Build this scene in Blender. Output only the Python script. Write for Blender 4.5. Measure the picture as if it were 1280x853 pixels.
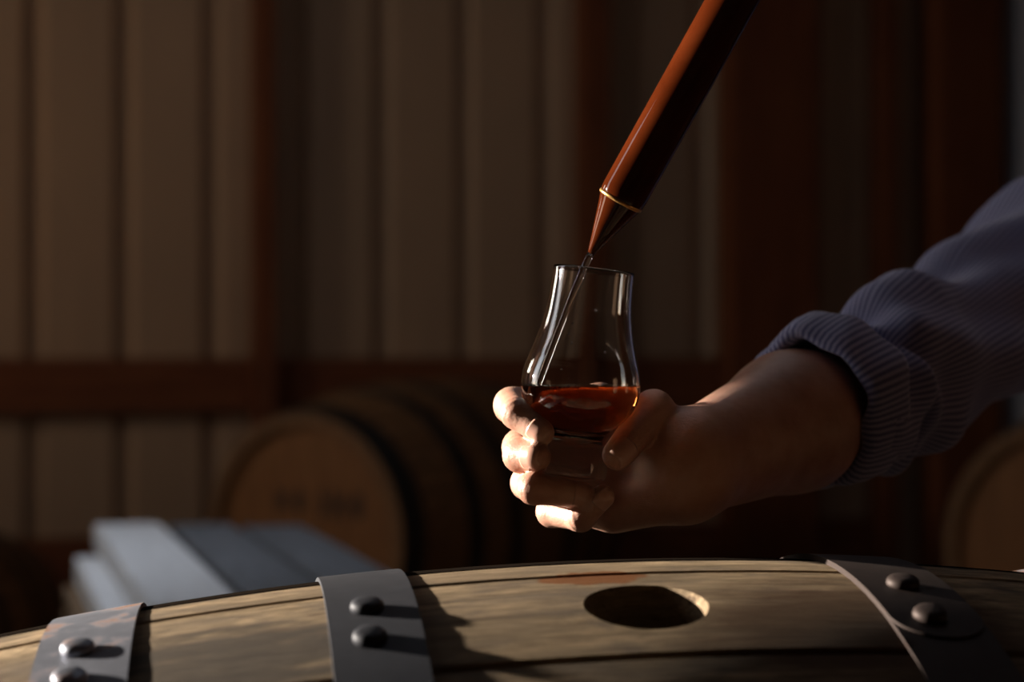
import bpy, bmesh, math, random
import numpy as np
from mathutils import Vector, Matrix
random.seed(7); rng = np.random.RandomState(7)
for o in list(bpy.data.objects): bpy.data.objects.remove(o)
scene = bpy.context.scene
COL = scene.collection
PI = math.pi

# ------------------------------------------------------------------ camera
CZ = 0.93                      # camera height
FPX = 70.0 / 36.0 * 1280.0     # focal length in pixels of the 1280x853 frame
Z0 = 1.03                      # distance of the tasting glass
cam_d = bpy.data.cameras.new('camera'); cam = bpy.data.objects.new('camera', cam_d); COL.objects.link(cam)
cam.location = (0, 0, CZ); cam.rotation_euler = (PI/2, 0, 0)
cam_d.lens = 70.0; cam_d.sensor_width = 36.0; cam_d.clip_start = 0.05; cam_d.clip_end = 200
cam_d.dof.use_dof = True; cam_d.dof.focus_distance = 1.0; cam_d.dof.aperture_fstop = 5.6
scene.camera = cam

# ------------------------------------------------------------------ sky, sun, daylight, exposure
scene.view_settings.view_transform = 'Standard'; scene.view_settings.look = 'None'
scene.view_settings.gamma = 1.0; scene.view_settings.use_curve_mapping = False
scene.view_settings.exposure = 0.0
world = bpy.data.worlds.new('world'); scene.world = world; world.use_nodes = True
wn = world.node_tree.nodes; wl = world.node_tree.links
sky = wn.new('ShaderNodeTexSky'); sky.sky_type = 'NISHITA'; sky.sun_disc = False
sky.sun_elevation = math.radians(12); sky.sun_rotation = math.radians(-80)
wn['Background'].inputs['Strength'].default_value = 0.05
wl.new(sky.outputs[0], wn['Background'].inputs[0])

def lamp(name, kind, loc, direction, energy, color, **kw):
    d = bpy.data.lights.new(name, kind); o = bpy.data.objects.new(name, d); COL.objects.link(o)
    o.location = loc; o.rotation_euler = Vector(direction).to_track_quat('-Z', 'Y').to_euler()
    d.energy = energy; d.color = color
    for k, v in kw.items(): setattr(d, k, v)
    return o
SUN_AZ, SUN_EL = math.radians(18), math.radians(10)    # azimuth: how far the sun stands behind the straight left
SUN_TO = Vector((-math.cos(SUN_AZ)*math.cos(SUN_EL), math.sin(SUN_AZ)*math.cos(SUN_EL), math.sin(SUN_EL)))
lamp('sun', 'SUN', (-8, 1, 3), -SUN_TO, 22.0, (1.0, 0.90, 0.77), angle=math.radians(1.2))
# daylight of the sky through the window opening (left) and through the roof light panel
lamp('window_daylight', 'AREA', (-2.72, 1.695, 1.71), (1, 0, 0), 9.0, (0.86, 0.92, 1.0), shape='RECTANGLE', size=0.6, size_y=1.54)
lamp('glint_window_light', 'AREA', (-2.71, 3.375, 1.75), (1, -0.3, 0), 9.0, (1.0, 0.91, 0.76), shape='RECTANGLE', size=0.42, size_y=0.56)  # light of an added second window, for the glint in the whiskey
lamp('roof_light_daylight', 'AREA', (0.2, 2.6, 3.05), (0, 0, -1), 2.7, (0.78, 0.86, 1.0), shape='RECTANGLE', size=0.9, size_y=2.4)
lamp('board_fill_light', 'AREA', (-0.75, 2.75, 3.05), (0, 0, -1), 1.6, (0.80, 0.88, 1.0), shape='RECTANGLE', size=0.4, size_y=0.7, spread=math.radians(42))  # added narrow fill from above that brightens the grey boards
scene.cycles.caustics_reflective = False

# ------------------------------------------------------------------ helpers
def W(u, v, d=0.0):            # pixel + depth offset in millimetres from the glass -> world point
    z = Z0 + d / 1000.0
    return np.array(((u - 640.0) * z / FPX, z, CZ - (v - 426.5) * z / FPX))
def WZ(u, v, z): return W(u, v, (z - Z0) * 1000)

def link(o, parent=None):
    COL.objects.link(o)
    if parent is not None: o.parent = parent
    return o
def mesh_obj(name, verts, faces, mat, parent=None, smooth=True, sharp=None):
    me = bpy.data.meshes.new(name); me.from_pydata([tuple(map(float, v)) for v in verts], [], [tuple(int(i) for i in f) for f in faces]); me.update()
    if smooth: me.polygons.foreach_set('use_smooth', [True] * len(me.polygons))
    if sharp is not None: me.set_sharp_from_angle(angle=math.radians(sharp))
    o = bpy.data.objects.new(name, me)
    if mat is not None: me.materials.append(mat)
    return link(o, parent)
def bm_obj(name, bm, mat, parent=None, smooth=False, sharp=None):
    bmesh.ops.recalc_face_normals(bm, faces=bm.faces[:])
    me = bpy.data.meshes.new(name); bm.to_mesh(me); bm.free()
    if smooth: me.polygons.foreach_set('use_smooth', [True] * len(me.polygons))
    if sharp is not None: me.set_sharp_from_angle(angle=math.radians(sharp))
    o = bpy.data.objects.new(name, me); me.materials.append(mat)
    return link(o, parent)
def empty(name, loc, rot=(0, 0, 0), parent=None):
    o = bpy.data.objects.new(name, None); o.location = loc; o.rotation_euler = rot; o.empty_display_size = 0.05
    return link(o, parent)
def tag(o, label, cat, group=None):
    o['label'] = label; o['category'] = cat
    if group: o['group'] = group
    return o
def structure(o): o['kind'] = 'structure'; return o
def box_bm(sx, sy, sz, c=(0, 0, 0), bev=0.0, bm=None):
    bm = bm or bmesh.new()
    r = bmesh.ops.create_cube(bm, size=1.0)
    bmesh.ops.scale(bm, vec=(sx, sy, sz), verts=r['verts']); bmesh.ops.translate(bm, vec=c, verts=r['verts'])
    if bev: bmesh.ops.bevel(bm, geom=bm.edges[:], offset=bev, segments=2, affect='EDGES', profile=0.6)
    return bm
def grid_faces(nu, nv, wrap_u=False, wrap_v=False):
    F = []
    for i in range(nu - (0 if wrap_u else 1)):
        for j in range(nv - (0 if wrap_v else 1)):
            a, b = i, (i + 1) % nu; c, d = j, (j + 1) % nv
            F.append((a*nv + c, b*nv + c, b*nv + d, a*nv + d))
    return F
def lathe(name, prof, seg, mat, parent=None, closed=False, sharp=None):      # prof: (r, z); r=0 ends become poles
    V = []; F = []; rings = []
    for r, z in prof:
        if r < 1e-7: rings.append([len(V)]); V.append((0, 0, z))
        else:
            rings.append(list(range(len(V), len(V) + seg)))
            V += [(r*math.cos(2*PI*k/seg), r*math.sin(2*PI*k/seg), z) for k in range(seg)]
    pairs = list(zip(rings, rings[1:])) + ([(rings[-1], rings[0])] if closed else [])
    for A, B in pairs:
        for k in range(seg):
            k2 = (k + 1) % seg
            if len(A) == 1 and len(B) == 1: break
            if len(A) == 1: F.append((A[0], B[k2], B[k]))
            elif len(B) == 1: F.append((A[k], A[k2], B[0]))
            else: F.append((A[k], A[k2], B[k2], B[k]))
    bm = bmesh.new(); vs = [bm.verts.new(v) for v in V]
    for f in F: bm.faces.new([vs[i] for i in f])
    return bm_obj(name, bm, mat, parent, smooth=True, sharp=sharp)
def frame_from_axis(origin, axis, up=(0, 0, 1)):
    z = Vector(axis).normalized(); x = Vector(up).cross(z)
    if x.length < 1e-5: x = Vector((1, 0, 0))
    x.normalize(); y = z.cross(x)
    m = Matrix((x, y, z)).transposed().to_4x4(); m.translation = Vector(origin); return m

# ------------------------------------------------------------------ materials
class N:
    def __init__(s, name):
        s.m = bpy.data.materials.new(name); s.m.use_nodes = True; s.t = s.m.node_tree; s.n = s.t.nodes; s.l = s.t.links
        s.b = s.n['Principled BSDF']; s.out = s.n['Material Output']
    def new(s, typ, **kw):
        n = s.n.new(typ)
        for k, v in kw.items():
            if hasattr(n, k) and not k.startswith('i_'): setattr(n, k, v)
        return n
    def set(s, **kw):
        for k, v in kw.items(): s.b.inputs[k.replace('_', ' ')].default_value = v
    def put(s, n, key, v):
        if hasattr(v, 'links') or hasattr(v, 'is_output'): s.l.new(v, n.inputs[key])
        else: n.inputs[key].default_value = v
    def coord(s, kind='Object', scale=(1, 1, 1), rnd=0.0):
        tc = s.new('ShaderNodeTexCoord'); mp = s.new('ShaderNodeMapping'); s.l.new(tc.outputs[kind], mp.inputs[0])
        mp.inputs['Scale'].default_value = scale
        if rnd:
            oi = s.new('ShaderNodeObjectInfo'); mul = s.new('ShaderNodeMath', operation='MULTIPLY'); s.l.new(oi.outputs['Random'], mul.inputs[0]); mul.inputs[1].default_value = rnd
            s.l.new(mul.outputs[0], mp.inputs['Location'])
        return mp.outputs[0]
    def noise(s, vec, scale, detail=4, rough=0.55, dist=0.0):
        n = s.new('ShaderNodeTexNoise'); s.l.new(vec, n.inputs['Vector']); n.inputs['Scale'].default_value = scale
        n.inputs['Detail'].default_value = detail; n.inputs['Roughness'].default_value = rough; n.inputs['Distortion'].default_value = dist
        return n.outputs['Fac']
    def ramp(s, fac, stops):
        r = s.new('ShaderNodeValToRGB'); s.l.new(fac, r.inputs[0]); e = r.color_ramp.elements
        while len(e) < len(stops): e.new(0.5)
        for k, (p, c) in enumerate(stops):
            e[k].position = p; e[k].color = c if len(c) == 4 else (*c, 1)
        return r.outputs[0]
    def mix(s, fac, a, b, mode='MIX'):
        n = s.new('ShaderNodeMix', data_type='RGBA', blend_type=mode)
        s.put(n, 0, fac); s.put(n, 6, a if not isinstance(a, tuple) else (*a[:3], 1)); s.put(n, 7, b if not isinstance(b, tuple) else (*b[:3], 1))
        return n.outputs[2]
    def math(s, op, a, b=0.0, clamp=False):
        n = s.new('ShaderNodeMath', operation=op); n.use_clamp = clamp; s.put(n, 0, a); s.put(n, 1, b); return n.outputs[0]
    def bump(s, h, strength=0.3, dist=0.001):
        n = s.new('ShaderNodeBump'); n.inputs['Strength'].default_value = strength; n.inputs['Distance'].default_value = dist
        s.l.new(h, n.inputs['Height']); s.l.new(n.outputs[0], s.b.inputs['Normal'])
    def base(s, c):
        if isinstance(c, tuple): s.b.inputs['Base Color'].default_value = (*c[:3], 1)
        else: s.l.new(c, s.b.inputs['Base Color'])
    def rough(s, v): s.put(s.b, 'Roughness', v)

def wood_mat(name, dark, mid, light, scale=1.0, axis='x', rough=0.75, bump=0.5, rnd=40.0, stain=None, spec=0.3):
    m = N(name)
    st = {'x': (1.2, 14, 14), 'z': (14, 14, 1.2), 'y': (14, 1.2, 14)}[axis]
    v = m.coord('Object', tuple(a*scale for a in st), rnd)
    g = m.noise(v, 6.0, 8, 0.65, 0.6)
    fine = m.noise(m.coord('Object', tuple(a*scale*3 for a in st), rnd), 14.0, 5, 0.7)
    c = m.ramp(g, [(0.30, dark), (0.5, mid), (0.72, light)])
    c = m.mix(m.math('MULTIPLY', fine, 0.75), c, tuple(0.45*a for a in mid), 'MIX') if stain is None else c
    if stain is not None:
        big = m.noise(m.coord('Object', (3.0*scale, 9*scale, 9*scale), rnd), 1.6, 4, 0.6)
        c = m.mix(m.ramp(big, [(0.42, (0, 0, 0)), (0.68, (1, 1, 1))]), c, stain, 'MIX')
        c = m.mix(m.math('MULTIPLY', m.ramp(fine, [(0.35, (1, 1, 1)), (0.58, (0, 0, 0))]), 0.85), c, tuple(0.28*a for a in mid), 'MIX')
        blot = m.noise(m.coord('Object', (7.0*scale, 16*scale, 16*scale), rnd), 3.0, 5, 0.65, 0.4)
        c = m.mix(m.math('MULTIPLY', m.ramp(blot, [(0.50, (0, 0, 0)), (0.66, (1, 1, 1))]), 0.7), c, (0.11, 0.085, 0.065), 'MIX')
        streak = m.noise(m.coord('Object', (2.5*scale, 60*scale, 60*scale), rnd), 4.0, 3, 0.5, 0.3)
        c = m.mix(m.math('MULTIPLY', m.ramp(streak, [(0.60, (0, 0, 0)), (0.68, (1, 1, 1))]), 0.75), c, (0.07, 0.045, 0.028), 'MIX')
    m.base(c); m.rough(rough); m.set(Specular_IOR_Level=spec)
    m.bump(m.math('ADD', m.math('MULTIPLY', g, 0.6), fine), bump, 0.0012)
    return m

M = {}
# weathered oak of the near barrel, with a spilt whiskey stain beside the bung
m = wood_mat('weathered_oak', (0.095, 0.068, 0.042), (0.38, 0.27, 0.16), (0.62, 0.455, 0.28), 1.0, 'x', 0.78, 0.8, 37.0, stain=(0.13, 0.098, 0.066), spec=0.12)
tc = m.new('ShaderNodeTexCoord'); tmp = m.new('ShaderNodeMapping'); m.l.new(tc.outputs['Object'], tmp.inputs[0])
SPT = (-0.015, -0.33*math.sin(0.100), 0.33*math.cos(0.100))
tmp.vector_type = 'TEXTURE'; tmp.inputs['Location'].default_value = SPT; tmp.inputs['Scale'].default_value = (0.024, 0.013, 0.02)
ln = m.new('ShaderNodeVectorMath', operation='LENGTH'); m.l.new(tmp.outputs[0], ln.inputs[0])
nzz = m.noise(m.coord('Object', (1, 1, 1)), 90, 3); rad_ = m.math('ADD', ln.outputs['Value'], m.math('MULTIPLY', m.math('SUBTRACT', nzz, 0.5), 1.0))
spot = m.ramp(rad_, [(0.85, (1, 1, 1)), (1.0, (0, 0, 0))])
src = m.b.inputs['Base Color'].links[0].from_socket
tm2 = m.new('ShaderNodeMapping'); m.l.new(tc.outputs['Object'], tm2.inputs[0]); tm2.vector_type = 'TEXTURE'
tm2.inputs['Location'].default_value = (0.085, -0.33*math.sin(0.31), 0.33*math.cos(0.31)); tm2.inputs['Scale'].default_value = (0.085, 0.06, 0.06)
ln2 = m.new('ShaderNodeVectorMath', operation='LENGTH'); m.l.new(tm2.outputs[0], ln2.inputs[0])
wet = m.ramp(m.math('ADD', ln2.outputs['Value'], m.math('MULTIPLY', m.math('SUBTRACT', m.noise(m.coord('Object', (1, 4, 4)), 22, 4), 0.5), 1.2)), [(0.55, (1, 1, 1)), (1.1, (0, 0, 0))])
tm3 = m.new('ShaderNodeMapping'); m.l.new(tc.outputs['Object'], tm3.inputs[0]); tm3.vector_type = 'TEXTURE'
tm3.inputs['Location'].default_value = (-0.175, -0.33*math.sin(0.30), 0.33*math.cos(0.30)); tm3.inputs['Scale'].default_value = (0.085, 0.055, 0.055)
ln3 = m.new('ShaderNodeVectorMath', operation='LENGTH'); m.l.new(tm3.outputs[0], ln3.inputs[0])
grime = m.ramp(m.math('ADD', ln3.outputs['Value'], m.math('MULTIPLY', m.math('SUBTRACT', m.noise(m.coord('Object', (1, 5, 5)), 26, 5), 0.5), 1.6)), [(0.5, (1, 1, 1)), (1.2, (0, 0, 0))])
src = m.mix(m.math('MULTIPLY', grime, 0.9), src, (0.055, 0.045, 0.037))     # grey weathering between the two hoops
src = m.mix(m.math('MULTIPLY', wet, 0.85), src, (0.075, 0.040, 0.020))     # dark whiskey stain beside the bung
m.base(m.mix(spot, src, (0.15, 0.058, 0.020)))
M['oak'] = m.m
M['black_oak'] = N('matte_black_oak'); M['black_oak'].base((0.012, 0.009, 0.007)); M['black_oak'].rough(0.95); M['black_oak'].set(Specular_IOR_Level=0.0); M['black_oak'] = M['black_oak'].m
M['bg_oak'] = wood_mat('barrel_oak', (0.10, 0.045, 0.018), (0.25, 0.115, 0.045), (0.36, 0.18, 0.07), 1.0, 'x', 0.7, 0.4, 21.0).m
m = wood_mat('barrel_head_oak', (0.16, 0.058, 0.015), (0.30, 0.115, 0.032), (0.38, 0.155, 0.048), 1.0, 'z', 0.6, 0.3, 17.0)
M['head_oak'] = m.m
M['frame_wood'] = wood_mat('stained_framing_lumber', (0.12, 0.035, 0.012), (0.22, 0.065, 0.022), (0.30, 0.10, 0.035), 0.6, 'z', 0.7, 0.4, 13.0).m
M['frame_wood_h'] = wood_mat('stained_girt_lumber', (0.12, 0.035, 0.012), (0.22, 0.065, 0.022), (0.30, 0.10, 0.035), 0.6, 'x', 0.7, 0.4, 13.0).m
M['grey_board'] = wood_mat('weathered_grey_board', (0.09, 0.095, 0.105), (0.15, 0.16, 0.18), (0.21, 0.22, 0.245), 0.7, 'x', 0.6, 0.4, 11.0).m
M['pale_board'] = wood_mat('weathered_pale_board', (0.60, 0.60, 0.62), (0.76, 0.76, 0.78), (0.86, 0.86, 0.88), 0.7, 'x', 0.6, 0.4, 11.0).m
M['skid'] = wood_mat('rough_skid_timber', (0.08, 0.05, 0.03), (0.18, 0.11, 0.06), (0.26, 0.17, 0.10), 0.7, 'y', 0.85, 0.5, 9.0).m

def steel(name, base_c, rust, rust_amt, rough=0.42, metal=0.75, spec=0.2):
    m = N(name); v = m.coord('Object', (1, 1, 1), 3.0)
    a = m.noise(v, 26, 6, 0.6); b = m.noise(v, 130, 4, 0.6)
    fac = m.math('ADD', m.math('MULTIPLY', a, 0.75), m.math('MULTIPLY', b, 0.25))
    mask = m.ramp(fac, [(0.60 - rust_amt, (0, 0, 0)), (0.68 - rust_amt*0.8, (1, 1, 1))])
    m.base(m.mix(mask, m.mix(b, tuple(c*0.75 for c in base_c), tuple(c*1.25 for c in base_c)), rust))
    m.rough(m.math('ADD', m.math('MULTIPLY', mask, 0.35), m.math('ADD', m.math('MULTIPLY', a, 0.25), rough - 0.12)))
    inv = m.math('SUBTRACT', 1.0, mask); m.l.new(m.math('MULTIPLY', inv, metal), m.b.inputs['Metallic'])
    m.bump(fac, 0.25, 0.0006); m.set(Specular_IOR_Level=spec)
    return m.m
M['hoop_rusty'] = steel('rusty_galvanised_hoop', (0.21, 0.22, 0.26), (0.17, 0.085, 0.05), 0.09, 0.5)
M['hoop_dark'] = steel('dark_blued_hoop', (0.030, 0.031, 0.038), (0.032, 0.025, 0.023), -0.02, 0.6, 0.3)
M['hoop_black'] = steel('black_hoop', (0.035, 0.024, 0.021), (0.035, 0.018, 0.013), 0.02, 0.6, 0.4)
M['hoop_bg'] = steel('barrel_hoop_steel', (0.05, 0.045, 0.04), (0.05, 0.028, 0.018), 0.02, 0.55)

m = N('lacquered_copper'); v = m.coord('Object', (1, 1, 1))
n1 = m.noise(v, 30, 5, 0.6, 0.5)
m.base(m.ramp(n1, [(0.3, (0.038, 0.0065, 0.0015)), (0.55, (0.058, 0.0105, 0.0026)), (0.8, (0.08, 0.017, 0.0045))]))
m.set(Metallic=0.0, Roughness=0.6, Specular_IOR_Level=0.0); m.set(Coat_Weight=0.7, Coat_Roughness=0.035); M['thief'] = m.m
m = N('brass_solder_ring'); m.base((0.75, 0.42, 0.14)); m.set(Metallic=0.9, Roughness=0.3); M['ring'] = m.m

def glass_mat(name, col, ior, dens=None, dcol=None, rough=0.0):
    m = N(name); m.base(col); m.set(Roughness=rough, IOR=ior); m.b.inputs['Transmission Weight'].default_value = 1.0
    if dens:
        a = m.new('ShaderNodeVolumeAbsorption'); a.inputs['Color'].default_value = (*dcol, 1); a.inputs['Density'].default_value = dens
        m.l.new(a.outputs[0], m.out.inputs['Volume'])
    return m.m
M['glass'] = glass_mat('clear_crystal', (1, 1, 1), 1.5)
M['whiskey'] = glass_mat('amber_whiskey', (1, 1, 1), 1.36, 85.0, (0.90, 0.53, 0.14))
M['whiskey_side'] = glass_mat('amber_whiskey_against_glass', (1, 1, 1), 1.36/1.5, 85.0, (0.90, 0.53, 0.14))
M['stream'] = glass_mat('amber_whiskey_stream', (1, 1, 1), 1.36, 30.0, (0.95, 0.75, 0.45))

m = N('skin'); v = m.coord('Object', (1, 1, 1))
a = m.noise(v, 55, 4, 0.6); b = m.noise(v, 600, 3, 0.6); w = m.noise(m.coord('Object', (1, 1, 2.5)), 330, 4, 0.65, 0.8)
m.base(m.ramp(a, [(0.3, (0.38, 0.175, 0.115)), (0.6, (0.48, 0.26, 0.185)), (0.85, (0.53, 0.315, 0.24))]))
m.set(Roughness=0.46); m.b.inputs['Subsurface Weight'].default_value = 0.18; m.b.inputs['Subsurface Radius'].default_value = (1.0, 0.32, 0.16); m.b.inputs['Subsurface Scale'].default_value = 0.004
m.bump(m.math('ADD', b, m.math('MULTIPLY', w, 1.3)), 0.36, 0.0005); M['skin'] = m.m
m = N('fingernail'); m.base((0.48, 0.265, 0.20)); m.set(Roughness=0.32); m.b.inputs['Subsurface Weight'].default_value = 0.15; m.b.inputs['Subsurface Radius'].default_value = (1.0, 0.4, 0.25); m.b.inputs['Subsurface Scale'].default_value = 0.003
M['nail'] = m.m
def stripe_mat(name, uv=True):
    m = N(name)
    tc = m.new('ShaderNodeTexCoord'); sep = m.new('ShaderNodeSeparateXYZ')
    m.l.new(tc.outputs['UV' if uv else 'Object'], sep.inputs[0])
    x = sep.outputs['X']
    s = m.math('SINE', m.math('MULTIPLY', x, 2*PI/0.0036))
    s = m.math('ADD', m.math('MULTIPLY', s, 0.5), 0.5)
    k = m.ramp(s, [(0.40, (0, 0, 0)), (0.62, (1, 1, 1))])
    nz = m.noise(m.coord('Object'), 900, 2, 0.6)
    c = m.mix(k, (0.10, 0.11, 0.27), (0.36, 0.37, 0.60))
    m.base(m.mix(m.math('MULTIPLY', nz, 0.25), c, (0.18, 0.19, 0.34)))
    m.set(Roughness=0.88); m.b.inputs['Sheen Weight'].default_value = 0.25; m.b.inputs['Sheen Roughness'].default_value = 0.5
    m.bump(m.math('ADD', nz, m.noise(m.coord('Object'), 60, 4, 0.6)), 0.25, 0.0015)
    return m.m
M['shirt_uv'] = stripe_mat('blue_pinstripe_cotton'); M['shirt_obj'] = stripe_mat('blue_pinstripe_cotton_body', False)
m = N('dark_denim'); m.base(m.mix(m.noise(m.coord('Object'), 200), (0.02, 0.025, 0.05), (0.05, 0.06, 0.10))); m.rough(0.9); M['denim'] = m.m
m = N('brown_hair'); m.base((0.05, 0.028, 0.015)); m.rough(0.6); M['hair'] = m.m
m = N('shoe_leather'); m.base((0.04, 0.025, 0.018)); m.rough(0.5); M['leather'] = m.m
m = N('painted_metal_siding'); v = m.coord('Object', (1, 1, 0.3))
m.base(m.ramp(m.noise(v, 5, 4), [(0.3, (0.38, 0.25, 0.16)), (0.7, (0.45, 0.295, 0.185))])); m.set(Roughness=0.5, Specular_IOR_Level=0.35); M['siding'] = m.m
m = N('packed_dirt_concrete'); v = m.coord('Object')
m.base(m.ramp(m.noise(v, 3, 6), [(0.3, (0.17, 0.13, 0.10)), (0.7, (0.28, 0.22, 0.17))])); m.rough(0.9); m.bump(m.noise(v, 40, 5), 0.3, 0.004); M['floor'] = m.m
m = N('ceiling_boards'); m.base(m.mix(m.noise(m.coord('Object', (1, 12, 1)), 4), (0.10, 0.06, 0.035), (0.17, 0.10, 0.06))); m.rough(0.9); M['ceil'] = m.m
m = N('white_painted_trim'); m.base((0.85, 0.85, 0.88)); m.rough(0.6); M['white'] = m.m
m = N('milky_fibreglass'); m.base((0.8, 0.85, 0.9)); m.rough(0.6); m.b.inputs['Transmission Weight'].default_value = 0.6; M['fibre'] = m.m
m = N('dark_stencil_ink'); nz = m.noise(m.coord('Object'), 60, 4); m.base(m.mix(nz, (0.03, 0.015, 0.008), (0.10, 0.04, 0.015))); m.rough(0.8); M['ink'] = m.m

# ------------------------------------------------------------------ the room
YAW = math.radians(15)
XL, XR, YB, ZC = -2.7, 3.2, -2.2, 3.1
floor = structure(bm_obj('floor', box_bm(6.6, 10.2, 0.1, (0.25, 2.5, -0.05)), M['floor']))
# ceiling with an opening for the roof light panel
bm = bmesh.new()
for (x0, x1, y0, y1) in ((XL-0.2, -1.0, YB-0.1, 7.6), (-1.0, -0.5, YB-0.1, 2.35), (-1.0, -0.5, 3.15, 7.6), (-0.5, -0.3, YB-0.1, 7.6), (0.7, XR+0.3, YB-0.1, 7.6), (-0.3, 0.7, YB-0.1, 1.3), (-0.3, 0.7, 3.9, 7.6)):
    box_bm(x1-x0, y1-y0, 0.1, ((x0+x1)/2, (y0+y1)/2, ZC+0.05), bm=bm)
ceiling = structure(bm_obj('ceiling', bm, M['ceil']))
win4 = structure(empty('added_window', (XL, 3.375, 1.45)))  # unseen extra window, placed where it gives the whiskey its glint
for nm, y, z, sy, sz in (('window_jamb', -0.25, 0.30, 0.05, 0.70), ('window_jamb', 0.25, 0.30, 0.05, 0.70), ('window_head', 0, 0.625, 0.45, 0.05), ('window_sill', 0, -0.025, 0.45, 0.05)):
    o = bm_obj(nm, box_bm(0.03, sy, sz, (0, 0, 0), 0.003), M['frame_wood'], win4); o.location = (0.016, y, z)
rl = bm_obj('window_2', box_bm(1.0, 2.6, 0.01, (0.2, 2.6, ZC+0.06)), M['fibre']); structure(rl)
structure(bm_obj('added_roof_panel', box_bm(0.5, 0.8, 0.01, (-0.75, 2.75, ZC+0.06)), M['fibre']))  # unseen small panel added over the boards to go with their fill light
# left wall with an unglazed window opening, the only one the low sun comes in through
bm = bmesh.new()
WY0, WY1, WZ0, WZ1 = 1.38, 2.01, 0.92, 2.50
for (y0, y1, z0, z1) in ((YB, WY0, 0, ZC), (WY1, 3.15, 0, ZC), (3.60, 5.2, 0, ZC), (3.15, 3.60, 0, 1.45), (3.15, 3.60, 2.05, ZC), (WY0, WY1, WZ1, ZC), (WY0, WY1, 0, WZ0)):
    box_bm(0.1, y1-y0, z1-z0, (XL-0.05, (y0+y1)/2, (z0+z1)/2), bm=bm)
structure(bm_obj('wall_left', bm, M['siding']))
win = structure(empty('window_1', (XL, (WY0+WY1)/2, WZ0)))
hw_, hh_ = (WY1-WY0)/2, WZ1-WZ0
for nm, y, z, sy, sz in (('window_jamb', -hw_-0.035, hh_/2, 0.07, hh_+0.14), ('window_jamb', hw_+0.035, hh_/2, 0.07, hh_+0.14), ('window_head', 0, hh_+0.035, 2*hw_, 0.07), ('window_sill', 0, -0.035, 2*hw_, 0.07)):
    o = bm_obj(nm, box_bm(0.03, sy, sz, (0, 0, 0), 0.003), M['frame_wood'], win); o.location = (0.016, y, z)
structure(bm_obj('wall_right', box_bm(0.1, 9.6, ZC, (XR+0.05, 2.6, ZC/2)), M['ceil']))
structure(bm_obj('wall_front', box_bm(6.1, 0.1, ZC, (0.25, YB-0.05, ZC/2)), M['siding']))

# back wall: ribbed metal siding sheets screwed to posts and girts, turned 15 degrees
P0 = WZ(325, 426.5, 5.3)
wall = structure(empty('wall_back', (P0[0], P0[1], 0), (0, 0, YAW)))
def wall_s(u):      # pixel column -> distance along the wall from the first post
    k = (u - 640) / FPX
    # x = P0x + s c ; y = P0y + s q ; x = k y
    c, q = math.cos(YAW), math.sin(YAW)
    return (k*P0[1] - P0[0]) / (c - k*q)
RIB = 0.229; S_RIB = wall_s(155)
def sheet_profile():
    pts = []
    for k in range(4):
        x = k*RIB
        pts += [(x, 0), (x+0.085, 0), (x+0.105, 0.026), (x+0.125, 0.026), (x+0.145, 0), (x+RIB, 0)] if k == 3 else [(x, 0), (x+0.085, 0), (x+0.105, 0.026), (x+0.125, 0.026), (x+0.145, 0)]
    return pts
prof = sheet_profile(); V = []; n = len(prof)
for z in (0.0, 0.55, 1.1, 1.65, 2.2, ZC): V += [(x, y, z) for x, y in prof]
for z in (0.0, 0.55, 1.1, 1.65, 2.2, ZC): V += [(x, y+0.0015, z) for x, y in prof]
F = []
for r in range(5):
    for i in range(n-1):
        a = r*n+i; F.append((a, a+1, a+n+1, a+n)); b = a+6*n; F.append((b+1, b, b+n, b+n+1))
sheet0 = mesh_obj('siding_sheet', V, F, M['siding'], wall, smooth=False)
k0 = -4
for k in range(k0, 6):
    o = sheet0 if k == k0 else link(sheet0.copy(), wall)
    o.location = (S_RIB - 0.115 + k*4*RIB, 0.0, 0)
def post(u, wid, dep, mat='frame_wood', y0=0.0):
    s = wall_s(u); o = bm_obj('post', box_bm(wid, dep, ZC-0.02, (0, 0, 0), 0.004), M[mat], wall)
    o.location = (s, -dep/2 - 0.002 - y0, ZC/2); return s
posts = [post(326, 0.055, 0.10), post(733, 0.075, 0.10), post(950, 0.26, 0.12), post(1092, 0.05, 0.10), post(1185, 0.20, 0.14), post(-260, 0.10, 0.14)]
o = bm_obj('post', box_bm(0.12, 0.1, ZC-0.02, (0, 0, 0), 0.004), M['white'], wall); o.location = (wall_s(1275), -0.06, ZC/2)
for zc, h in ((0.815, 0.140), (0.30, 0.24), (2.15, 0.14)):
    for s0, s1 in ((posts[5]+0.05, posts[0]-0.028), (posts[0]+0.028, posts[1]-0.04), (posts[1]+0.04, posts[2]-0.13), (posts[2]+0.13, posts[3]-0.025)):
        o = bm_obj('girt', box_bm(s1-s0-0.004, 0.04, h, (0, 0, 0), 0.003), M['frame_wood_h'], wall); o.location = ((s0+s1)/2, -0.024, zc)

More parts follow.
